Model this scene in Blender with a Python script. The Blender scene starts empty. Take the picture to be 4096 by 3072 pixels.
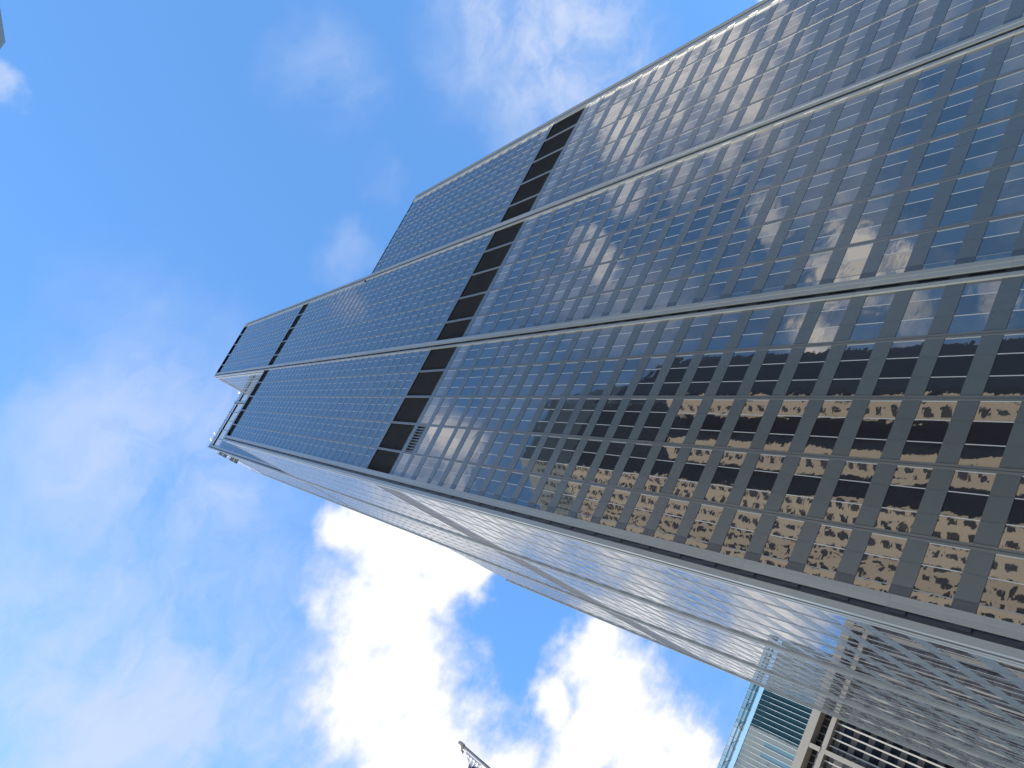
import bpy, math, random
from mathutils import Matrix, Vector
R_ = math.radians
sc = bpy.context.scene
COL = sc.collection

# ------------------------------------------------------------------ camera
CAM_POS = Vector((-10.008, -41.647, 1.6))
CAM_R = ((0.44153906, 0.76954945, -0.4613425),      # image right
         (-0.86420391, 0.50300028, 0.01192999),     # image down
         (0.24123612, 0.39342644, 0.88714191))      # forward
cam_d = bpy.data.cameras.new('camera')
cam = bpy.data.objects.new('camera', cam_d)
COL.objects.link(cam)
r, d_, f_ = (Vector(v) for v in CAM_R)
m = Matrix.Identity(4)
for i in range(3):
    m[i][0] = r[i]; m[i][1] = -d_[i]; m[i][2] = -f_[i]; m[i][3] = CAM_POS[i]
cam.matrix_world = m
cam_d.sensor_width = 36.0
cam_d.lens = 30.482
cam_d.clip_start = 0.1
cam_d.clip_end = 20000
sc.camera = cam

# ------------------------------------------------------------------ light
SUN_AZ, SUN_EL = 252.0, 40.0
sc.view_settings.view_transform = 'Standard'
sc.view_settings.look = 'None'
sc.view_settings.gamma = 1.0
sc.view_settings.use_curve_mapping = False
sc.view_settings.exposure = 1.86
sun_d = bpy.data.lights.new('sun', 'SUN')
sun_d.energy = 3.6
sun_d.angle = R_(0.5)
sun_d.color = (1.0, 0.95, 0.87)
sun = bpy.data.objects.new('sun', sun_d)
COL.objects.link(sun)
sv = Vector((math.sin(R_(SUN_AZ)) * math.cos(R_(SUN_EL)), math.cos(R_(SUN_AZ)) * math.cos(R_(SUN_EL)), math.sin(R_(SUN_EL))))
sun.rotation_euler = sv.to_track_quat('Z', 'Y').to_euler()
sun.location = (0, 0, 500)

# ------------------------------------------------------------------ sky with clouds
world = bpy.data.worlds.new("World")
sc.world = world
world.use_nodes = True
WN, WL = world.node_tree.nodes, world.node_tree.links


class NT:
    """small helper for wiring nodes"""
    def __init__(s, tree):
        s.n, s.l = tree.nodes, tree.links

    def put(s, sock, v):
        if v is None:
            return
        if isinstance(v, bpy.types.NodeSocket):
            s.l.new(v, sock)
        else:
            sock.default_value = v

    def math(s, op, a, b=None, c=None, clamp=False):
        n = s.n.new('ShaderNodeMath'); n.operation = op; n.use_clamp = clamp
        for k, v in enumerate((a, b, c)):
            s.put(n.inputs[k], v)
        return n.outputs[0]

    def vmath(s, op, a, b=None, scale=None):
        n = s.n.new('ShaderNodeVectorMath'); n.operation = op
        s.put(n.inputs[0], a); s.put(n.inputs[1], b)
        if scale is not None:
            s.put(n.inputs['Scale'], scale)
        return n.outputs['Value'] if op in ('DISTANCE', 'LENGTH', 'DOT_PRODUCT') else n.outputs[0]

    def noise(s, vec, scale, detail=6.0, rough=0.55, dist=0.0, color=False, lac=2.0):
        n = s.n.new('ShaderNodeTexNoise'); n.noise_dimensions = '3D'
        s.put(n.inputs['Vector'], vec)
        n.inputs['Scale'].default_value = scale
        n.inputs['Detail'].default_value = detail
        n.inputs['Roughness'].default_value = rough
        n.inputs['Lacunarity'].default_value = lac
        n.inputs['Distortion'].default_value = dist
        return n.outputs['Color'] if color else n.outputs[0]

    def ramp(s, v, a, b, lo=0.0, hi=1.0, smooth=True):
        n = s.n.new('ShaderNodeMapRange')
        n.interpolation_type = 'SMOOTHSTEP' if smooth else 'LINEAR'
        s.put(n.inputs[0], v)
        n.inputs[1].default_value = a; n.inputs[2].default_value = b
        n.inputs[3].default_value = lo; n.inputs[4].default_value = hi
        return n.outputs[0]

    def mix(s, fac, a, b, kind='RGBA', blend='MIX'):
        n = s.n.new('ShaderNodeMix'); n.data_type = kind
        if kind == 'RGBA':
            n.blend_type = blend
            i, o = (0, 6, 7), 2
        else:
            i, o = (0, 2, 3), 0
        s.put(n.inputs[i[0]], fac); s.put(n.inputs[i[1]], a); s.put(n.inputs[i[2]], b)
        return n.outputs[o]


w = NT(world.node_tree)
sky = WN.new('ShaderNodeTexSky')
sky.sky_type = 'NISHITA'
sky.sun_disc = False
sky.sun_elevation = R_(SUN_EL)
sky.sun_rotation = R_(SUN_AZ)
sky.altitude = 200
sky.air_density = 1.0
sky.dust_density = 0.6
sky.ozone_density = 3.0
tc = WN.new('ShaderNodeTexCoord')
sep = WN.new('ShaderNodeSeparateXYZ')
WL.new(tc.outputs['Generated'], sep.inputs[0])
dz = w.math('MAXIMUM', sep.outputs[2], 0.06)
cmb = WN.new('ShaderNodeCombineXYZ')
WL.new(w.math('DIVIDE', sep.outputs[0], dz), cmb.inputs[0])
WL.new(w.math('DIVIDE', sep.outputs[1], dz), cmb.inputs[1])
q = cmb.outputs[0]                                   # cloud-deck position: where the sight line meets a level deck 1 unit up
# puffs of the two big cumulus heaps and the small ones (deck position, radius)
PUFFS = [(0.025, 0.399, 0.075), (-0.053, 0.443, 0.100), (-0.135, 0.491, 0.105), (-0.192, 0.558, 0.115), (0.012, 0.346, 0.045),
         (0.024, 0.476, 0.058), (0.045, 0.520, 0.036), (0.020, 0.735, 0.068), (-0.029, 0.802, 0.098), (-0.055, 0.715, 0.045),
         (-0.055, 0.880, 0.085), (-0.115, 0.782, 0.083), (-0.072, 0.960, 0.07), 
         (-0.22, 0.68, 0.12), (-0.13, 1.02, 0.12), (-0.30, 0.52, 0.10), (-0.26, 0.98, 0.16), (-0.36, 0.78, 0.16),
         (1.000, 0.535, 0.032)]
wn1 = w.noise(q, 9.0, 3.0, 0.5, color=True)
wn2 = w.noise(q, 38.0, 3.0, 0.55, color=True)
qa = w.vmath('ADD', q, w.vmath('SCALE', w.vmath('SUBTRACT', wn1, (0.5, 0.5, 0.5)), scale=0.085))
qa = w.vmath('ADD', qa, w.vmath('SCALE', w.vmath('SUBTRACT', wn2, (0.5, 0.5, 0.5)), scale=0.030))
qf = w.vmath('MULTIPLY', qa, (1, 1, 0))
F = None
for (x, y, rad) in PUFFS:
    v = w.math('MULTIPLY_ADD', w.vmath('DISTANCE', qf, (x, y, 0)), -1.0 / (rad * 1.08), 1.0)
    F = v if F is None else w.math('SMOOTH_MAX', F, v, 0.25)
fb = w.noise(q, 16.0, 9.0, 0.62)
F2 = w.math('ADD', F, w.math('MULTIPLY', w.math('SUBTRACT', fb, 0.5), 1.25))
cum = w.ramp(F2, -0.15, 0.58)
# the broken grey-white deck over the south and far west (seen mirrored in the windows)
gn = w.noise(w.vmath('ADD', q, (3.1, 1.7, 0.4)), 2.6, 8.0, 0.58, 0.4)
sepq = WN.new('ShaderNodeSeparateXYZ'); WL.new(q, sepq.inputs[0])
south = w.ramp(sepq.outputs[1], -0.26, -0.42)
west = w.ramp(sepq.outputs[0], -0.42, -0.65)
HEAPS = [(0.779, -0.451, 0.099, 1.00), (0.883, -0.502, 0.096, 1.00), (0.863, -0.576, 0.091, 1.00), (0.676, -0.417, 0.051, 0.90), (0.994, -0.578, 0.060, 0.70), (0.825, -0.641, 0.050, 0.60), (0.482, -0.449, 0.035, 0.80),
         (0.473, -0.497, 0.038, 0.80), (0.603, -0.459, 0.048, 0.60), (0.673, -0.531, 0.050, 0.50), (0.770, -0.893, 0.080, 1.40), (0.703, -0.846, 0.045, 1.30), (0.827, -0.976, 0.045, 1.20), (0.750, -0.577, 0.055, 0.60),
         (0.719, -0.701, 0.050, 0.70), (0.602, -0.880, 0.045, 1.30), (0.764, -1.038, 0.069, 0.60), (0.845, -0.814, 0.050, 0.50), (0.158, -0.385, 0.045, 0.90), (0.121, -0.378, 0.036, 0.80), (0.171, -0.421, 0.040, 0.70),
         (0.124, -0.419, 0.036, 0.60), (0.914, -1.227, 0.066, 0.60), (0.608, -0.360, 0.040, 0.40), (-0.02, -1.12, 0.26, 1.6), (-0.3, -1.5, 0.4, 0.8)]
SH = None
for (x, y, rad, amt) in HEAPS:
    v = w.math('MULTIPLY', w.ramp(w.vmath('DISTANCE', qf, (x, y, 0)), rad * 1.25, rad * 0.2), amt)
    SH = v if SH is None else w.math('MAXIMUM', SH, v)
hn = w.noise(w.vmath('ADD', q, (3.1, 1.7, 0.4)), 14.0, 7.0, 0.6, 0.3)
heaps = w.math('MULTIPLY', SH, w.ramp(hn, 0.25, 0.57, 0.22, 1.0))
thin = w.math('MULTIPLY', w.math('MULTIPLY', south, w.ramp(gn, 0.42, 0.66)), 0.30)
deck = w.math('MAXIMUM', w.math('MULTIPLY', west, w.ramp(gn, 0.44, 0.60)), w.math('MAXIMUM', heaps, thin), clamp=False)
# thin veil
vq = w.vmath('MULTIPLY', w.vmath('ADD', qf, w.vmath('SCALE', w.noise(q, 3.0, 2.0, 0.5, color=True), scale=0.18)), (1.0, 1.6, 1.0))
vn = w.noise(vq, 5.5, 8.0, 0.6)
VEILS = [(0.72, 0.27, 0.24, 1.3), (0.60, 0.20, 0.12, 0.45), (0.47, 0.05, 0.10, 0.35), (-0.03, 0.12, 0.24, 0.85), (-0.26, 0.24, 0.40, 0.95),
         (-0.02, 0.30, 0.10, 0.35), (0.30, 0.17, 0.05, 0.4), (0.40, 0.16, 0.045, 0.35), (0.10, 0.02, 0.12, 0.3), (-0.03, 0.95, 0.25, 0.35), (0.245, -0.2, 0.03, 1.0)]
V = None
for (x, y, rad, amt) in VEILS:
    v = w.math('MULTIPLY', w.ramp(w.vmath('DISTANCE', qf, (x, y, 0)), rad, rad * 0.15), amt)
    V = v if V is None else w.math('MAXIMUM', V, v)
veil = w.math('MULTIPLY', V, w.ramp(vn, 0.28, 0.70, 0.10, 1.0))
tint = w.mix(1.0, sky.outputs[0], (0.70, 1.04, 1.21, 1.0), blend='MULTIPLY')
c1 = w.mix(w.math('MULTIPLY', veil, 0.85), tint, (1.90, 2.14, 2.70, 1.0))
c2 = w.mix(w.math('MULTIPLY', deck, 0.92, clamp=True), c1, w.mix(south, (2.9, 2.95, 3.1, 1.0), (6.0, 5.8, 5.9, 1.0)))
thick = w.ramp(F2, 0.1, 1.1)
cc = w.mix(thick, (2.3, 2.4, 2.75, 1.0), (3.7, 3.7, 3.7, 1.0))
c3 = w.mix(cum, c2, cc)
bg = WN['Background']
WL.new(c3, bg.inputs[0])
bg.inputs[1].default_value = 0.10


# ------------------------------------------------------------------ materials
def new_mat(name):
    mt = bpy.data.materials.new(name)
    mt.use_nodes = True
    t = NT(mt.node_tree)
    b = mt.node_tree.nodes['Principled BSDF']
    return mt, t, b


def obj_co(t):
    return t.n.new('ShaderNodeTexCoord').outputs['Object']


def metal_paint(name, col, rough, ior=1.5, metallic=0.0, var=0.12, scale=0.6, isl=0.0):
    mt, t, b = new_mat(name)
    co = obj_co(t)
    n = t.noise(t.vmath('MULTIPLY', co, (1, 1, 0.25)), scale, 6, 0.6)
    v = t.math('MULTIPLY_ADD', n, 2 * var, 1 - var)
    if isl:
        g = t.n.new('ShaderNodeNewGeometry')
        v = t.math('MULTIPLY', v, t.math('MULTIPLY_ADD', g.outputs['Random Per Island'], 2 * isl, 1 - isl))
    t.put(b.inputs['Base Color'], t.mix(1.0, (*col, 1), t.n.new('ShaderNodeCombineColor').outputs[0], blend='MULTIPLY'))
    cc_ = [n_ for n_ in t.n if n_.type == 'COMBINE_COLOR'][0]
    for k in range(3):
        t.l.new(v, cc_.inputs[k])
    b.inputs['Metallic'].default_value = metallic
    b.inputs['IOR'].default_value = ior
    n2 = t.noise(co, 0.12, 3, 0.5)
    t.put(b.inputs['Roughness'], t.math('MULTIPLY_ADD', n2, 0.10, rough - 0.05))
    return mt


def glass_mat(name, col, ior, wave=0.0095, fine=0.0009, tilt=0.006, rough=0.015, tint=None, isl=0.25):
    """reflective tinted glazing: every pane bows and tilts a little by itself"""
    mt, t, b = new_mat(name)
    co = obj_co(t)
    g = t.n.new('ShaderNodeNewGeometry')
    ri = g.outputs['Random Per Island']
    off = t.n.new('ShaderNodeCombineXYZ')
    t.l.new(t.math('MULTIPLY', ri, 37.0), off.inputs[0]); t.l.new(t.math('MULTIPLY', ri, 91.0), off.inputs[1]); t.l.new(t.math('MULTIPLY', ri, 53.0), off.inputs[2])
    pv = t.vmath('ADD', co, off.outputs[0])
    h1 = t.noise(t.vmath('MULTIPLY', pv, (1.0, 1.0, 0.75)), 0.50, 1.5, 0.45, 0.6)
    h2 = t.noise(t.vmath('MULTIPLY', pv, (1.0, 1.0, 1.6)), 2.0, 1.0, 0.5)
    amp = t.n.new('ShaderNodeTexWhiteNoise'); amp.noise_dimensions = '1D'
    t.l.new(t.math('MULTIPLY', ri, 211.7), amp.inputs['W'])
    hh = t.math('ADD', t.math('MULTIPLY', t.math('MULTIPLY', h1, wave), t.math('MULTIPLY_ADD', amp.outputs['Value'], 1.1, 0.35)), t.math('MULTIPLY', h2, fine))
    bp = t.n.new('ShaderNodeBump'); bp.inputs['Strength'].default_value = 1.0; bp.inputs['Distance'].default_value = 1.0
    t.l.new(hh, bp.inputs['Height'])
    wn = t.n.new('ShaderNodeTexWhiteNoise'); wn.noise_dimensions = '1D'
    t.l.new(t.math('MULTIPLY', ri, 517.3), wn.inputs['W'])
    nv = t.vmath('ADD', bp.outputs[0], t.vmath('SCALE', t.vmath('SUBTRACT', wn.outputs['Color'], (0.5, 0.5, 0.5)), scale=tilt))
    t.l.new(t.vmath('NORMALIZE', nv), b.inputs['Normal'])
    v = t.math('MULTIPLY_ADD', ri, 2 * isl, 1 - isl)
    t.put(b.inputs['Base Color'], t.mix(1.0, (*col, 1), t.vmath('SCALE', (1, 1, 1), scale=v), blend='MULTIPLY'))
    b.inputs['Roughness'].default_value = rough
    b.inputs['IOR'].default_value = ior
    if tint:
        t.put(b.inputs['Specular Tint'], t.mix(1.0, (*tint, 1), t.vmath('SCALE', (1, 1, 1), scale=t.math('MULTIPLY_ADD', amp.outputs['Value'], -0.28, 1.0)), blend='MULTIPLY'))
    return mt


M = {}
M['spandrel'] = metal_paint('dark_anodised_aluminium', (0.0205, 0.0275, 0.0300), 0.27, 1.52, 0.0, 0.10, 0.12, 0.05)
M['fin'] = metal_paint('anodised_fin', (0.030, 0.034, 0.034), 0.28, 1.55, 0.0, 0.1)
M['pilaster'] = metal_paint('anodised_pilaster', (0.062, 0.068, 0.064), 0.30, 1.7, 0.0, 0.12, 0.3, 0.08)
M['mullion'] = metal_paint('anodised_mullion', (0.155, 0.165, 0.168), 0.33, 1.6, 0.2, 0.06)
M['joint'] = metal_paint('black_joint', (0.012, 0.013, 0.016), 0.5, 1.45)
M['louvre'] = metal_paint('black_louvre', (0.040, 0.042, 0.047), 0.6, 1.4, 0, 0.25, 2.0)
[n_ for n_ in M['louvre'].node_tree.nodes if n_.type == 'BSDF_PRINCIPLED'][0].inputs['Specular IOR Level'].default_value = 0.06
M['glass'] = glass_mat('bronze_reflective_glass', (0.009, 0.009, 0.011), 2.35, tint=(1.0, 0.98, 0.88))
M['glass_flat'] = glass_mat('flat_bronze_glass', (0.010, 0.010, 0.012), 2.6, wave=0.0006, fine=0.0001, tilt=0.0010, tint=(1.0, 0.98, 0.93))
M['panel'] = glass_mat('grey_panel_glass', (0.045, 0.05, 0.055), 1.6, rough=0.10)
M['roof'] = metal_paint('roof_gravel', (0.12, 0.12, 0.12), 0.9)
M['pale'] = metal_paint('pale_metal_panel', (0.22, 0.24, 0.25), 0.3, 1.6, 0.3, 0.08, 0.4, 0.06)


# ------------------------------------------------------------------ mesh building
class MB:
    def __init__(s):
        s.v, s.f, s.mi, s.mats = [], [], [], []

    def _m(s, mat):
        if mat not in s.mats:
            s.mats.append(mat)
        return s.mats.index(mat)

    def poly(s, pts, mat):
        k = len(s.v)
        s.v += [tuple(p) for p in pts]
        s.f.append(tuple(range(k, k + len(pts)))); s.mi.append(s._m(mat))

    def box(s, a, b, mat, skip=()):
        x0, y0, z0 = (min(a[i], b[i]) for i in range(3))
        x1, y1, z1 = (max(a[i], b[i]) for i in range(3))
        k = len(s.v)
        s.v += [(x0, y0, z0), (x1, y0, z0), (x1, y1, z0), (x0, y1, z0), (x0, y0, z1), (x1, y0, z1), (x1, y1, z1), (x0, y1, z1)]
        for nm, q4 in (('b', (3, 2, 1, 0)), ('t', (4, 5, 6, 7)), ('s', (0, 1, 5, 4)), ('e', (1, 2, 6, 5)), ('n', (2, 3, 7, 6)), ('w', (3, 0, 4, 7))):
            if nm not in skip:
                s.f.append(tuple(k + i for i in q4)); s.mi.append(s._m(mat))

    def bar(s, a, b, wd, mat, n=4, wd2=None):
        a, b = Vector(a), Vector(b)
        t = (b - a).normalized()
        u = t.cross(Vector((0, 0, 1)) if abs(t.z) < 0.9 else Vector((1, 0, 0))).normalized()
        v = t.cross(u)
        k = len(s.v)
        for p, ww in ((a, wd), (b, wd if wd2 is None else wd2)):
            for i in range(n):
                an = 2 * math.pi * (i + 0.5) / n
                s.v.append(tuple(p + (u * math.cos(an) + v * math.sin(an)) * ww * 0.5))
        for i in range(n):
            j = (i + 1) % n
            s.f.append((k + i, k + j, k + n + j, k + n + i)); s.mi.append(s._m(mat))
        s.f.append(tuple(k + i for i in reversed(range(n)))); s.mi.append(s._m(mat))
        s.f.append(tuple(k + n + i for i in range(n))); s.mi.append(s._m(mat))

    def prism(s, plan, z0, z1, mat, cap=True):
        n = len(plan)
        for i in range(n):
            a, b = plan[i], plan[(i + 1) % n]
            s.poly([(a[0], a[1], z0), (b[0], b[1], z0), (b[0], b[1], z1), (a[0], a[1], z1)], mat)
        if cap:
            s.poly([(p[0], p[1], z1) for p in plan], mat)
            s.poly([(p[0], p[1], z0) for p in reversed(plan)], mat)

    def lathe(s, c, prof, mat, n=16):
        k = len(s.v)
        for (rr, z) in prof:
            for i in range(n):
                an = 2 * math.pi * i / n
                s.v.append((c[0] + rr * math.cos(an), c[1] + rr * math.sin(an), c[2] + z))
        for j in range(len(prof) - 1):
            for i in range(n):
                i2 = (i + 1) % n
                s.f.append((k + j * n + i, k + j * n + i2, k + (j + 1) * n + i2, k + (j + 1) * n + i)); s.mi.append(s._m(mat))

    def join(s, o):
        k = len(s.v)
        s.v += o.v
        for f, mi in zip(o.f, o.mi):
            s.f.append(tuple(k + i for i in f)); s.mi.append(s._m(o.mats[mi]))

    def build(s, name, parent=None, smooth=False):
        me = bpy.data.meshes.new(name)
        me.from_pydata(s.v, [], s.f)
        for mt in s.mats:
            me.materials.append(mt)
        me.polygons.foreach_set('material_index', s.mi)
        if smooth:
            me.polygons.foreach_set('use_smooth', [True] * len(s.f))
        me.update()
        o = bpy.data.objects.new(name, me)
        COL.objects.link(o)
        if parent:
            o.parent = parent
            o.matrix_parent_inverse = Matrix.Translation(-parent.matrix_world.translation) if False else Matrix()
            o.location = -Vector(ROOT.get(parent.name, (0, 0, 0)))
        return o


ROOT = {}


def thing(name, label, cat, loc=(0, 0, 0), group=None):
    o = bpy.data.objects.new(name, None)
    COL.objects.link(o)
    o.location = loc
    ROOT[o.name] = loc
    o['label'] = label; o['category'] = cat
    if group:
        o['group'] = group
    return o


def tag(o, label, cat, group=None):
    o['label'] = label; o['category'] = cat
    if group:
        o['group'] = group
    return o


def project(p):
    dv = Vector(p) - CAM_POS
    x, y, z = (Vector(CAM_R[i]).dot(dv) for i in range(3))
    if z <= 0.1:
        return None
    return 512 + 867.04 * x / z, 384 + 867.04 * y / z


def shown_area(corners):
    """rough size in the picture of a flat four-cornered thing (for choosing which windows become parts of their own)"""
    ps = [project(c) for c in corners]
    if any(p is None for p in ps):
        return 0
    ps = [(min(max(p[0], 0), 1024), min(max(p[1], 0), 768)) for p in ps]
    a = 0
    for i in range(4):
        j = (i + 1) % 4
        a += ps[i][0] * ps[j][1] - ps[j][0] * ps[i][1]
    return abs(a) / 2


def add_windows(root, wins, most=100):
    """wins: [(area, MB)]: the largest become parts, the rest one part"""
    wins.sort(key=lambda t: -t[0])
    rest = MB()
    for k, (a, mb) in enumerate(wins):
        if k < most and a > 0:
            mb.build('window', root)
        else:
            rest.join(mb)
    if rest.f:
        o = rest.build('window', root)
        o['kind'] = 'stuff'


# ------------------------------------------------------------------ ground
def flat_mat(name, col, rough, scale, var):
    mt, t, b = new_mat(name)
    n = t.noise(obj_co(t), scale, 8, 0.65)
    t.put(b.inputs['Base Color'], t.mix(n, tuple(c * (1 - var) for c in col) + (1,), tuple(c * (1 + var) for c in col) + (1,)))
    b.inputs['Roughness'].default_value = rough
    return mt


M['asphalt'] = flat_mat('asphalt', (0.05, 0.05, 0.052), 0.85, 2.0, 0.3)
M['concrete_paving'] = flat_mat('paving', (0.30, 0.29, 0.27), 0.85, 1.2, 0.2)
M['earth'] = flat_mat('city_ground', (0.16, 0.155, 0.15), 0.9, 0.02, 0.3)
M['paint'] = flat_mat('road_paint', (0.75, 0.74, 0.70), 0.7, 5.0, 0.1)


def struct(name, mb):
    o = mb.build(name)
    o['kind'] = 'structure'
    return o


g = MB(); g.poly([(-4000, -4000, -0.13), (4000, -4000, -0.13), (4000, 4000, -0.13), (-4000, 4000, -0.13)], M['earth']); struct('ground', g)
g = MB()
g.poly([(-400, -62, -0.125), (400, -62, -0.125), (400, -46, -0.125), (-400, -46, -0.125)], M['asphalt'])
g.poly([(-44, -400, -0.121), (-24, -400, -0.121), (-24, 400, -0.121), (-44, 400, -0.121)], M['asphalt'])
struct('road', g)
g = MB()
for k in range(-40, 40):
    if not -50 < k * 9 < -18:
        g.box((k * 9, -54.1, -0.118), (k * 9 + 3.5, -53.9, -0.116), M['paint'])
    if not -66 < k * 9 < -40:
        g.box((-34.1, k * 9, -0.114), (-33.9, k * 9 + 3.5, -0.112), M['paint'])
struct('road_marking', g)
g = MB()
g.box((-24, -46, -0.2), (92, 90, 0.0), M['concrete_paving'])
g.box((-24, 104, -0.2), (92, 240, 0.0), M['concrete_paving'])
g.box((-24, -170, -0.2), (140, -62, 0.0), M['concrete_paving'])
struct('pavement', g)

# ------------------------------------------------------------------ the bundled-tube skyscraper
W = 22.86
BAY = W / 5
D = 0.5                      # wall plane stands this far outside the column lines
H = {(0, 0): 257.53, (1, 0): 351.4, (2, 0): 197.0, (0, 1): 424.5, (1, 1): 424.5, (2, 1): 351.4, (0, 2): 197.0, (1, 2): 351.4, (2, 2): 257.53}
tower = thing('skyscraper', 'very tall dark skyscraper of stepped square tubes crossed by black louvre bands', 'skyscraper')


def rows_to(top):
    """[(kind, z0, z1)] from the ground to the roof"""
    out = [('base', 0, 6.77)]
    z = 6.77
    P = 3.9013
    while z < 104.2:
        out.append(('spandrel', z, z + 1.42)); out.append(('window', z + 1.42, z + P)); z += P
    out[-1] = ('window', out[-1][1], 104.30)
    out += [('spandrel', 104.30, 105.41), ('window', 105.41, 109.44), ('spandrel', 109.44, 111.08), ('window', 111.08, 114.01), ('spandrel', 114.01, 115.34),
            ('panel', 115.34, 118.33), ('spandrel', 118.33, 119.59), ('louvre', 119.59, 129.94)]

    def typical(z, end, p, last):
        n = int(round((end - z) / p)); p = (end - z) / n
        for k in range(n):
            out.append(('spandrel', z, z + 1.34)); out.append(('window', z + 1.34, z + p if k < n - 1 or not last else end)); z += p
    if top < 200:
        typical(129.94, 196.2, 3.897, True); out.append(('louvre', 196.2, top))
        return out
    typical(129.94, 249.9, 3.897, True)
    out.append(('spandrel', 249.9, 250.74)); out.append(('louvre', 250.74, 257.0))
    if top < 300:
        out.append(('spandrel', 257.0, top))
        return out
    if top > 400:
        typical(257.0, 397.6, 3.9, True)
    else:
        typical(257.0, 342.6, 3.886, True)
    if top < 400:
        out += [('spandrel', 342.6, 343.3), ('louvre', 343.3, 350.5), ('spandrel', 350.5, top)]
        return out
    out += [('pale', 397.6, 398.4), ('window', 398.4, 400.4), ('pale', 400.4, 411.6), ('louvre', 411.6, 416.4), ('pale', 416.4, 418.9), ('window', 418.9, 421.3), ('pale', 421.3, top)]
    return out


FACES = {'s': (Vector((1, 0, 0)), Vector((0, -1, 0))), 'w': (Vector((0, 1, 0)), Vector((-1, 0, 0))), 'n': (Vector((1, 0, 0)), Vector((0, 1, 0))), 'e': (Vector((0, 1, 0)), Vector((1, 0, 0)))}
NB = {'s': (0, -1), 'n': (0, 1), 'w': (-1, 0), 'e': (1, 0)}
tower_windows = []


def lbox(mb, o, u, n, u0, u1, n0, n1, z0, z1, mat):
    a = o + u * u0 + n * n0; b = o + u * u1 + n * n1
    mb.box((a.x, a.y, z0), (b.x, b.y, z1), mat)


def lquad(mb, o, u, n, u0, u1, nn, z0, z1, mat):
    a = o + u * u0 + n * nn; b = o + u * u1 + n * nn
    mb.poly([(a.x, a.y, z0), (b.x, b.y, z0), (b.x, b.y, z1), (a.x, a.y, z1)], mat)


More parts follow.
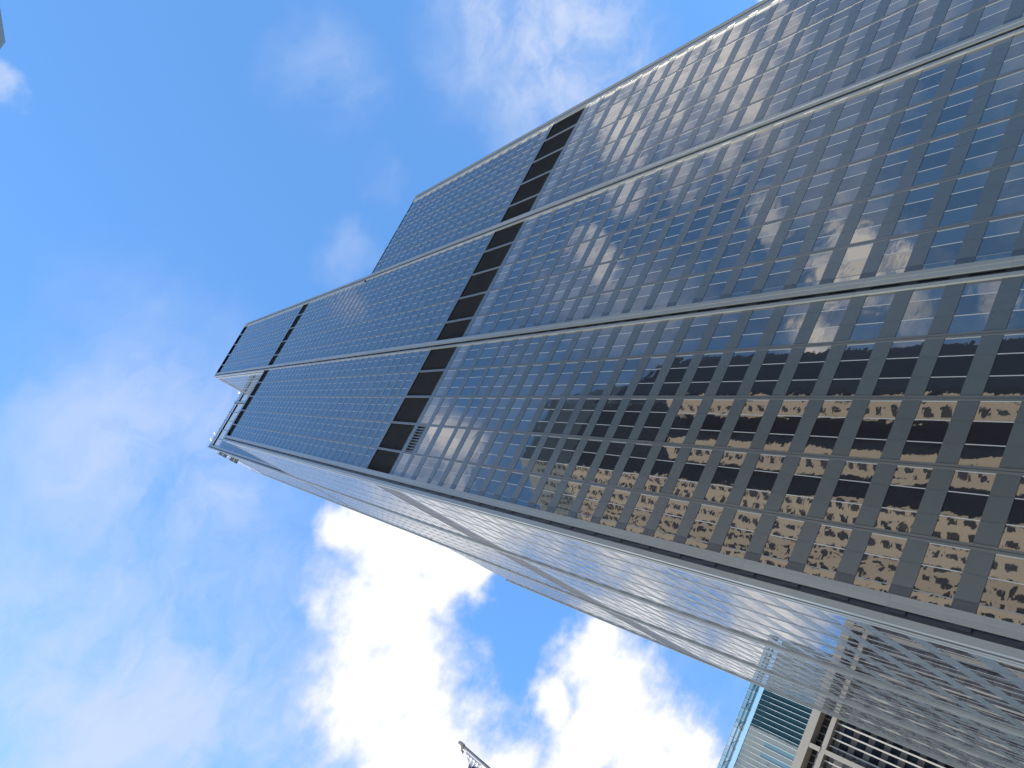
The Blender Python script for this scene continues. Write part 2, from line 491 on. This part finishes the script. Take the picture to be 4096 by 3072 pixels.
GD = -0.025                    # glass stands back from the spandrels
rnd = random.Random(5)
for (i, j), top in H.items():
    wall = MB()
    bx0, by0 = i * W, D + j * W
    for fc, (u, n) in FACES.items():
        di, dj = NB[fc]
        low = H.get((i + di, j + dj), 0.0)
        if low >= top:
            continue
        if fc == 's':
            o = Vector((bx0, by0 - D, 0))
        elif fc == 'n':
            o = Vector((bx0, by0 + W + D, 0))
        elif fc == 'w':
            o = Vector((bx0 - D, by0, 0))
        else:
            o = Vector((bx0 + W + D, by0, 0))
        detailed = fc in 'sw'
        GD = -0.025 if fc == 's' else -0.010
        MF = -0.010 if fc == 's' else -0.002
        FO = 0.028 if fc == 's' else 0.02
        glass = M['glass'] if fc == 's' else M['glass_flat']
        for kind, z0, z1 in rows_to(top):
            if z1 <= low + 0.3:
                continue
            z0 = max(z0, low)
            if kind in ('spandrel', 'pale', 'base'):
                mt = M['spandrel'] if kind != 'pale' else M['pale']
                for b in range(5):
                    for k in range(3):
                        ua, ub = max(b * BAY + k * BAY / 3, 0.30), min(b * BAY + (k + 1) * BAY / 3, W - 0.30)
                        lquad(wall, o, u, n, ua + 0.006, ub - 0.006, 0.0, z0, z1, mt)
                if detailed and kind != 'base':      # head and sill returns of the recessed glazing
                    a = o + u * 0.3; b_ = o + u * (W - 0.3)
                    for zz in (z0, z1):
                        p, q_ = a + n * 0.0, b_ + n * 0.0
                        p2, q2 = a + n * GD, b_ + n * GD
                        wall.poly([(p.x, p.y, zz), (q_.x, q_.y, zz), (q2.x, q2.y, zz), (p2.x, p2.y, zz)], mt)
                lquad(wall, o, u, n, 0, W, -0.12, z0, z1, M['joint'])
            elif kind == 'louvre':
                pass
            else:
                gm = M['panel'] if kind == 'panel' else glass
                for b in range(5):
                    if kind == 'panel' and fc == 's' and (i, j) == (0, 0) and b == 1:
                        continue
                    mb = MB()
                    for k in range(3):
                        ua, ub = max(b * BAY + k * BAY / 3, 0.30), min(b * BAY + (k + 1) * BAY / 3, W - 0.30)
                        lquad(mb, o, u, n, ua, ub, GD, z0, z1, gm)
                        if detailed and k:
                            lbox(mb, o, u, n, ua - 0.027, ua + 0.027, GD - 0.01, MF, z0 + 0.002, z1 - 0.002, M['mullion'])
                    if detailed:
                        lbox(mb, o, u, n, b * BAY + BAY - 0.235, b * BAY + BAY - 0.18, GD - 0.01, MF, z0 + 0.002, z1 - 0.002, M['mullion'])
                    c0, c1_ = o + u * (b * BAY), o + u * (b * BAY + BAY)
                    ar = 0
                    if detailed and z1 < 120 and (fc == 's' or z1 < 70):
                        ar = shown_area([(c0.x, c0.y, z0), (c1_.x, c1_.y, z0), (c1_.x, c1_.y, z1), (c0.x, c0.y, z1)])
                        if ar < 0.3:
                            ar = 0
                    tower_windows.append((ar, mb))
        # louvre bands: one part per face and band
        for kind, z0, z1 in rows_to(top):
            if kind == 'louvre' and z1 > low + 0.3:
                mb = MB()
                lquad(mb, o, u, n, 0.3, W - 0.3, -0.16, z0, z1, M['louvre'])
                if fc == 'w':
                    lquad(mb, o, u, n, 0.3, W - 0.3, -0.02, z0 + 0.1, z1 - 0.1, M['louvre'])
                elif detailed:
                    for b in range(5):
                        nz = int((z1 - z0) / 0.5)
                        for k in range(nz):
                            zz = z0 + (k + 0.5) * (z1 - z0) / nz
                            a, b_ = o + u * max(b * BAY, 0.3) + n * -0.15, o + u * min(b * BAY + BAY, W - 0.3) + n * -0.15
                            a2, b2 = a + n * 0.10, b_ + n * 0.10
                            mb.poly([(a.x, a.y, zz + 0.1), (b_.x, b_.y, zz + 0.1), (b2.x, b2.y, zz - 0.08), (a2.x, a2.y, zz - 0.08)], M['louvre'])
                    lbox(mb, o, u, n, 0.3, W - 0.3, -0.15, 0.012, z0 - 0.02, z0 + 0.10, M['fin'])
                    lbox(mb, o, u, n, 0.3, W - 0.3, -0.15, 0.012, z1 - 0.10, z1 + 0.02, M['fin'])
                mb.build('louvre_band', tower)
        # fins between the bays
        if detailed:
            for k in range(1, 5):
                mb = MB()
                for (u0, u1, nn) in ((-0.165, -0.03, FO), (0.03, 0.165, FO), (-0.03, 0.03, 0.01)):
                    lbox(mb, o, u, n, k * BAY + u0, k * BAY + u1, -0.1, nn, low + 0.01, top - 0.02, M['fin'] if nn > 0.015 else M['joint'])
                mb.build('vertical_fin', tower)
        # stepped pilasters beside the joints
        if detailed:
            nb0 = (i - 1, j) if fc == 's' else (i, j - 1)
            nb1 = (i + 1, j) if fc == 's' else (i, j + 1)
            for side, nb in ((0, nb0), (1, nb1)):
                z0 = low
                mb = MB()
                uj = 0 if side == 0 else W
                sg = 1 if side == 0 else -1
                outer = (nb[0] + di, nb[1] + dj)
                if outer in H and H[outer] > low:          # an inside corner against a taller tube: start above it
                    z0 = H[outer]
                    if z0 >= top:
                        continue
                segs = [(z0, top - 0.03)]
                flush = nb in H
                zf = min(H.get(nb, 0), top)
                for zz in [z_ for z_ in [z0] + [z0 + 11.7 * k for k in range(1, 40)] if z_ < top - 1]:
                    ze = min(zz + 11.69, top - 0.03)
                    if side == 1 and flush and zz < zf:
                        lbox(mb, o, u, n, uj - 0.50, uj - 0.235, -0.1, 0.19, zz, ze, M['pilaster'])
                    else:
                        lbox(mb, o, u, n, uj + sg * 0.235, uj + sg * 0.60, -0.1, 0.17, zz, ze, M['pilaster'])
                        lbox(mb, o, u, n, uj + sg * 0.60, uj + sg * 0.95, -0.1, 0.21, zz, ze, M['pilaster'])
                if mb.f:
                    mb.build('pilaster', tower)
                if side == 0 or not flush or zf < top:
                    mb = MB()
                    za = z0 if (side == 0 or not flush) else max(z0, zf)
                    lbox(mb, o, u, n, uj - 0.235, uj + 0.235, -0.4, -0.20, za, top - 0.05, M['joint'])
                    mb.build('joint_strip', tower)
    # corner posts where two outer faces of this tube meet
    for (ci, cj) in ((0, 0), (1, 0), (0, 1), (1, 1)):
        na = (i + (1 if ci else -1), j); nb = (i, j + (1 if cj else -1))
        lo = max(H.get(na, 0), H.get(nb, 0))
        if lo < top - 0.5:
            x = bx0 + ci * W; y = by0 + cj * W
            sx = 1 if ci else -1; sy = 1 if cj else -1
            mb = MB()
            for k in range(40):
                zz = lo + k * 11.7
                if zz < top - 0.5:
                    mb.box((x + sx * 0.235, y + sy * 0.235, zz), (x + sx * (D + 0.18), y + sy * (D + 0.18), min(zz + 11.69, top)), M['pilaster'])
            mb.build('corner_post', tower)
    wo = wall.build('wall', tower)
    rb = MB()
    rb.box((bx0 - D + 0.13, by0 - D + 0.13, top - 0.9), (bx0 + W + D - 0.13, by0 + W + D - 0.13, top - 0.45), M['roof'])
    ro = rb.build('roof', wo)
    ro.location = (0, 0, 0)
    # dark core so that nothing shows through the glass joints
    cb = MB()
    cb.box((bx0 - D + 0.5, by0 - D + 0.5, 0), (bx0 + W + D - 0.5, by0 + W + D - 0.5, top - 1.0), M['joint'])
    co_ = cb.build('core', wo)
    co_.location = (0, 0, 0)
add_windows(tower, tower_windows)

# louvred vent in the second bay of the corner tube, just under the black band
mb = MB()
u, n = FACES['s']; o = Vector((0, 0, 0))
lquad(mb, o, u, n, BAY + 0.17, 2 * BAY - 0.17, -0.35, 115.34, 118.33, M['joint'])
lbox(mb, o, u, n, BAY + 0.17, 2 * BAY - 0.17, -0.34, -0.02, 115.34, 115.48, M['fin'])
lbox(mb, o, u, n, BAY + 0.17, 2 * BAY - 0.17, -0.34, -0.02, 118.19, 118.33, M['fin'])
for k in range(10):
    uu = BAY + 0.3 + k * (BAY - 0.5) / 9.2
    lbox(mb, o, u, n, uu, uu + 0.11, -0.33, 0.0, 115.48, 118.19, M['fin'])
mb.build('vent_grille', tower)

# glass viewing boxes hung on the west face near the top
M['clear'] = glass_mat('clear_box_glass', (0.25, 0.30, 0.29), 1.5, isl=0.05)
for y in (23.9, 25.9, 29.2, 31.2):
    mb = MB()
    mb.box((-D - 1.35, y - 0.75, 391.6), (-D + 0.02, y + 0.75, 394.9), M['clear'])
    for yy in (y - 0.75, y + 0.75):
        mb.bar((-D - 1.37, yy, 391.55), (-D - 1.37, yy, 395.0), 0.12, M['mullion'])
        mb.bar((-D, yy, 391.55), (-D - 1.37, yy, 391.55), 0.14, M['joint'])
        mb.bar((-D, yy, 395.0), (-D - 1.37, yy, 395.0), 0.14, M['joint'])
    mb.bar((-D - 1.37, y - 0.75, 391.55), (-D - 1.37, y + 0.75, 391.55), 0.14, M['joint'])
    mb.build('viewing_box', tower)

M['white'] = metal_paint('white_enamel', (0.78, 0.78, 0.76), 0.35)
for (x, y, z) in ((6.9, 23.4, 424.0), (3.6, 23.4, 424.0), (29.2, 23.4, 424.0)):
    mb = MB()
    mb.bar((x, y, z), (x, y, z + 5.2), 0.25, M['joint'], 8)
    mb.lathe((x, y, z + 5.0), [(0.0, 0), (0.5, 0.05), (0.62, 0.3), (0.62, 1.6), (0.45, 2.0), (0.0, 2.15)], M['white'])
    mb.build('roof_beacon', tower, smooth=True)

# ------------------------------------------------------------------ pale concrete office building to the north
M['concrete'] = flat_mat('weathered_concrete', (0.22, 0.197, 0.17), 0.8, 0.35, 0.12)
M['cfin'] = flat_mat('concrete_fin', (0.33, 0.31, 0.275), 0.7, 0.5, 0.08)
M['cglass'] = glass_mat('dark_office_glass', (0.010, 0.011, 0.014), 1.7, isl=0.5)
M['cspandrel'] = metal_paint('bronze_spandrel', (0.055, 0.045, 0.038), 0.4, 1.5, 0, 0.2, 0.6, 0.35)
office = thing('concrete_office_building', 'beige concrete office block with deep roof beam and thin vertical ribs, behind the dark tower', 'office building', (-5, 112, 0))
CX0, CX1, CY = -41.2, 33.0, 112.0
mb = MB()
mb.box((CX0 + 0.6, CY + 1.8, 0), (CX1 - 0.6, CY + 42, 133.4), M['concrete'])
for k in range(36):
    zz = 127.4 - 3.62 * k
    if zz > 4:
        lquad(mb, Vector((CX0, CY, 0)), Vector((1, 0, 0)), Vector((0, -1, 0)), 0.7, CX1 - CX0 - 0.7, -1.12, zz - 1.45, zz, M['cspandrel'])
mb.build('wall', office)
mb = MB(); mb.box((CX0, CY, 131.85), (CX1, CY + 2.5, 134.0), M['concrete']); mb.box((CX0, CY + 2.5, 131.85), (CX0 + 2.5, CY + 42, 134.0), M['concrete']); mb.build('roof_beam', office)
mb = MB(); mb.box((CX0, CY + 0.1, 127.75), (CX1, CY + 1.7, 128.95), M['concrete']); mb.build('beam', office)
x = -4.1 - 9.3 * 3
while x < CX1:
    mb = MB(); mb.box((x - 0.45, CY + 0.02, 0), (x + 0.45, CY + 1.9, 127.74), M['concrete']); mb.box((x - 0.45, CY + 0.02, 128.96), (x + 0.45, CY + 1.9, 131.84), M['concrete']); mb.build('column', office)
    x += 9.3
cw = []
x = -4.1 - 9.3 * 4
k = 0
while x < CX1 - 0.5:
    if x > CX0 + 0.2:
        if k % 6:
            mb = MB(); mb.box((x - 0.13, CY + 0.55, 0), (x + 0.13, CY + 1.16, 127.74), M['cfin']); mb.build('rib', office)
        for q_ in range(35):
            zz = 127.4 - 3.62 * q_
            if zz - 3.62 < 4:
                break
            mb = MB()
            a, b = x + 0.13, x + 1.55 - 0.13
            mb.poly([(a, CY + 1.17, zz - 3.62), (b, CY + 1.17, zz - 3.62), (b, CY + 1.17, zz - 1.45), (a, CY + 1.17, zz - 1.45)], M['cglass'])
            cw.append((shown_area(mb.v) if -13 < x < 3.5 else 0, mb))
        mb = MB()
        mb.poly([(x + 0.13, CY + 1.6, 129.0), (x + 1.42, CY + 1.6, 129.0), (x + 1.42, CY + 1.6, 131.8), (x + 0.13, CY + 1.6, 131.8)], M['cglass'])
        cw.append((shown_area(mb.v) if -13 < x < 3.5 else 0, mb))
    x += 1.55; k += 1
add_windows(office, cw)

# ------------------------------------------------------------------ blue glass tower beyond it
M['bglass'] = glass_mat('blue_curtain_glass', (0.012, 0.032, 0.042), 2.1, wave=0.002, fine=0.0004, isl=0.3, tint=(0.85, 0.97, 1.0))
M['bfin'] = metal_paint('white_fin', (0.38, 0.43, 0.43), 0.35, 1.5, 0, 0.05)
M['bband'] = metal_paint('light_blue_band', (0.22, 0.38, 0.52), 0.25, 1.6, 0.0, 0.05, 0.3)
M['bscreen'] = glass_mat('pale_screen_glass', (0.12, 0.23, 0.31), 1.7, isl=0.15)
M['teal'] = metal_paint('teal_strip', (0.035, 0.11, 0.15), 0.2, 1.7)
blue = thing('glass_tower', 'tall blue glass tower with light blue crown, farthest building, above the concrete office block', 'tower', (-5, 170, 0))
BX0, BX1, BY = -25.0, 34.0, 170.0
mb = MB()
mb.box((BX0 + 0.4, BY + 0.4, 0), (BX1 - 0.4, BY + 45, 203.0), M['joint'])
mb.build('wall', blue)
bw = []
x = BX0
floors = [199.5 - 3.9 * k for k in range(48) if 199.5 - 3.9 * k > 8]
while x < BX1 - 0.1:
    mb = MB(); mb.box((x - 0.06, BY - 0.16, 6), (x + 0.06, BY + 0.05, 199.6), M['bfin']); mb.build('rib', blue) if x > -22 and x < 12 else None
    if not (x > -22 and x < 12):
        bw.append((0, mb))
    for zz in floors:
        mb = MB()
        mb.poly([(x, BY, zz - 3.9), (x + 1.545, BY, zz - 3.9), (x + 1.545, BY, zz - 0.02), (x, BY, zz - 0.02)], M['teal'] if -12.6 < x < -8.0 and zz < 196 and int((x + 20) / 1.545) % 2 else M['bglass'])
        bw.append((shown_area(mb.v) if -22 < x < 9 and zz > 182 else 0, mb))
    mb = MB()
    mb.poly([(x, BY, 199.5), (x + 1.545, BY, 199.5), (x + 1.545, BY, 203.3), (x, BY, 203.3)], M['bglass'])
    mb.box((x - 0.03, BY - 0.08, 199.6), (x + 0.03, BY + 0.02, 203.3), M['bfin'])
    bw.append((shown_area(mb.v[:4]) if -22 < x < 9 else 0, mb))
    x += 1.545
add_windows(blue, bw)
mb = MB(); mb.box((BX0, BY - 0.12, 203.32), (BX1, BY + 0.6, 205.1), M['bband']); mb.build('crown_band', blue)
mb = MB()
x = BX0
while x < BX1 - 0.1:
    mb.poly([(x, BY, 205.12), (x + 3.05, BY, 205.12), (x + 3.05, BY, 209.3), (x, BY, 209.3)], M['bscreen'])
    mb.bar((x, BY - 0.05, 203.2), (x, BY - 0.05, 209.35), 0.12, M['bfin'])
    x += 3.05
for zz in (206.4, 207.8, 209.3):
    mb.box((BX0, BY - 0.06, zz), (BX1, BY - 0.012, zz + 0.08), M['bfin'])
mb.build('crown_screen', blue)
x = BX0
while x < BX1 - 4:
    mb = MB(); mb.bar((x, BY - 0.15, 205.3), (x + 1.5, BY - 0.15, 207.7), 0.13, M['joint']); mb.bar((x + 1.5, BY - 0.15, 207.7), (x + 3.0, BY - 0.15, 205.3), 0.13, M['joint'])
    mb.build('brace', blue)
    x += 6.1
mb = MB(); mb.box((BX0, BY - 0.16, 205.9), (BX1, BY - 0.08, 206.15), M['teal']); mb.box((BX0, BY - 0.16, 207.6), (BX1, BY - 0.08, 207.75), M['teal']); mb.build('crown_rail', blue)

# ------------------------------------------------------------------ granite tower across the street to the south
M['granite'] = flat_mat('pink_granite', (0.54, 0.41, 0.30), 0.6, 0.3, 0.12)
M['gcrown'] = flat_mat('grey_crown_cladding', (0.21, 0.225, 0.22), 0.6, 0.3, 0.1)
M['gglass'] = glass_mat('dark_tower_glass', (0.050, 0.043, 0.036), 1.35, isl=0.3)
M['gmetal'] = metal_paint('dark_tower_metal', (0.03, 0.03, 0.032), 0.5)
granite = thing('granite_tower', 'granite tower whose roof corner pokes in at the top left of the picture', 'tower', (60, -130, 0))
plan = [(47.2, -106), (72, -106), (88, -122), (88, -147), (72, -163), (47, -163), (31, -147), (31, -122)]
mats = ['d'] + ['g'] * 7
mb = MB()
gw = []
for pl in ([(53, -105.9), (53, -103.8), (57, -100.0), (59, -100.0), (60.4, -105.9)], [(64.2, -105.9), (64.2, -97.6), (67.6, -94.2), (69, -94.2), (71.6, -105.9)]):
    b2 = MB()
    for k in range(5):
        p, q_ = pl[k], pl[(k + 1) % 5]
        b2.poly([(p[0], p[1], 0), (q_[0], q_[1], 0), (q_[0], q_[1], 205), (p[0], p[1], 205)], M['granite'] if k == 1 else M['gmetal'])
    b2.poly([(p[0], p[1], 205) for p in pl], M['roof'])
    (ax, ay), (bx, by) = pl[1], pl[2]
    for fl in range(49):
        z0 = 7 + fl * 3.98
        p = [(ax + (bx - ax) * t_ - 0.03, ay + (by - ay) * t_ + 0.03) for t_ in (0.3, 0.62)]
        b2.poly([(p[0][0], p[0][1], z0), (p[1][0], p[1][1], z0), (p[1][0], p[1][1], z0 + 2.0), (p[0][0], p[0][1], z0 + 2.0)], M['gglass'])
    b2.build('bay', granite)
for k in range(len(plan)):
    a, b = Vector(plan[k]), Vector(plan[(k + 1) % len(plan)])
    dark = mats[k] == 'd'
    L = (b - a).length
    t = (b - a) / L
    nn = Vector((-t.y, t.x))
    if nn.dot((a + b) / 2 - Vector((60, -134))) < 0:
        nn = -nn
    mb.poly([(a.x, a.y, 0), (b.x, b.y, 0), (b.x, b.y, 262), (a.x, a.y, 262)], M['gmetal'] if dark else M['granite'])
    mb.poly([(a.x, a.y, 262), (b.x, b.y, 262), (b.x, b.y, 293), (a.x, a.y, 293)], M['gcrown'])
    cols = max(1, int(L / (2.3 if dark else 3.0)))
    cwid = L / cols
    for c in range(cols):
        for fl in range(72):
            z0 = 6 + fl * 3.98
            if z0 + 4 > (262 if dark else 288):
                break
            hw = cwid * (0.46 if dark else 0.22)
            hh = (0.3, 3.6) if dark else (0.6, 2.9)
            cen = a + t * (cwid * (c + 0.5)) + nn * 0.04
            p, q_ = cen - t * hw, cen + t * hw
            m2 = MB()
            m2.poly([(p.x, p.y, z0 + hh[0]), (q_.x, q_.y, z0 + hh[0]), (q_.x, q_.y, z0 + hh[1]), (p.x, p.y, z0 + hh[1])], M['gglass'])
            gw.append((0, m2))
mb.poly([(p[0], p[1], 293) for p in plan], M['roof'])
mb.build('wall', granite)
add_windows(granite, gw)
mb = MB()
mb.prism([(72.5, -106.5), (99, -121), (99, -160), (72.5, -160)], 0, 255, M['gmetal'])
mb.build('shoulder', granite)

# ------------------------------------------------------------------ flagpole and flag
FP = Vector((-12.92, -30.38, 0))
FT = 20.27
M['pole'] = metal_paint('brushed_pole', (0.16, 0.155, 0.15), 0.4, 1.5, 0.6)
M['brass'] = metal_paint('weathered_finial', (0.30, 0.25, 0.21), 0.45, 1.5, 0.3)
pole = thing('flagpole', 'slim grey metal flagpole with rounded cap rising past the white cloud', 'flagpole', tuple(FP))
mb = MB(); mb.bar(FP, FP + Vector((0, 0, FT - 0.12)), 0.18, M['pole'], 16, 0.075); mb.build('shaft', pole, smooth=True)
mb = MB(); mb.lathe((FP.x, FP.y, FT - 0.22), [(0.0, 0), (0.052, 0.0), (0.062, 0.03), (0.062, 0.19), (0.045, 0.235), (0.0, 0.245)], M['brass'], 20); mb.build('finial', pole, smooth=True)
mb = MB(); mb.bar(FP + Vector((-0.03, -0.05, FT - 0.26)), FP + Vector((-0.10, -0.02, FT - 0.28)), 0.04, M['brass'], 8); mb.lathe((FP.x - 0.10, FP.y - 0.02, FT - 0.36), [(0, 0), (0.03, 0.01), (0.035, 0.06), (0.03, 0.11), (0, 0.12)], M['brass']); mb.build('pulley', pole, smooth=True)
mb = MB(); mb.bar(FP + Vector((-0.10, -0.02, FT - 0.36)), FP + Vector((-0.10, -0.02, 1.5)), 0.012, M['white'], 6); mb.build('halyard', pole)
M['fred'] = flat_mat('flag_red', (0.42, 0.03, 0.05), 0.8, 8, 0.1)
M['fwhite'] = flat_mat('flag_white', (0.5, 0.5, 0.52), 0.8, 8, 0.05)
M['fblue'] = flat_mat('flag_blue', (0.008, 0.012, 0.05), 0.8, 8, 0.1)
NU, NV = 190, 120
mb = MB()
top_z = FT - 0.40


def flag_pt(u, v):
    out = 0.03 + 0.44 * (1 - math.exp(-6.0 * u)) + 0.05 * math.sin(9 * u + 3.0 * v) * u
    yy = 0.10 * math.sin(17 * u + 2.2 * v) * min(1, 4 * u)
    zz = top_z - 1.5 * v - 1.95 * u ** 1.25 + 0.05 * math.sin(6 * u + 5 * v) * u
    return (FP.x - out * 0.93 + yy * 0.3, FP.y + out * 0.30 + yy, zz)


for a in range(NU + 1):
    for b in range(NV + 1):
        mb.v.append(flag_pt(a / NU, b / NV))
for mt in (M['fred'], M['fwhite'], M['fblue']):
    mb._m(mt)


def star(px, py):
    an = math.atan2(px, -py)
    rr = math.hypot(px, py)
    s_ = math.pi * 2 / 5
    an = abs(((an + s_ / 2) % s_) - s_ / 2)
    R0, R1 = 0.034, 0.015
    x1, y1 = R0, 0.0
    x2, y2 = R1 * math.cos(s_ / 2), R1 * math.sin(s_ / 2)
    px_, py_ = rr * math.cos(an), rr * math.sin(an)
    return (x2 - x1) * (py_ - y1) - (y2 - y1) * (px_ - x1) > 0


for a in range(NU):
    for b in range(NV):
        u_, v_ = (a + 0.5) / NU * 2.4, (b + 0.5) / NV * 1.5
        mi = int(v_ / (1.5 / 13)) % 2
        if u_ < 0.96 and v_ < 1.5 * 7 / 13:
            mi = 2
            gx, gy = 0.96 / 12, 1.5 * 7 / 13 / 10
            for rr in range(1, 10):
                for c in range(1, 12):
                    if (rr + c) % 2 == 0 and abs(u_ - c * gx) < 0.05 and abs(v_ - rr * gy) < 0.05 and star(u_ - c * gx, v_ - rr * gy):
                        mi = 1
        k = a * (NV + 1) + b
        mb.f.append((k, k + NV + 1, k + NV + 2, k + 1)); mb.mi.append(mi)
fo = mb.build('flag', smooth=True)
tag(fo, 'limp flag with white stars on blue and red stripes hanging from the flagpole', 'flag')
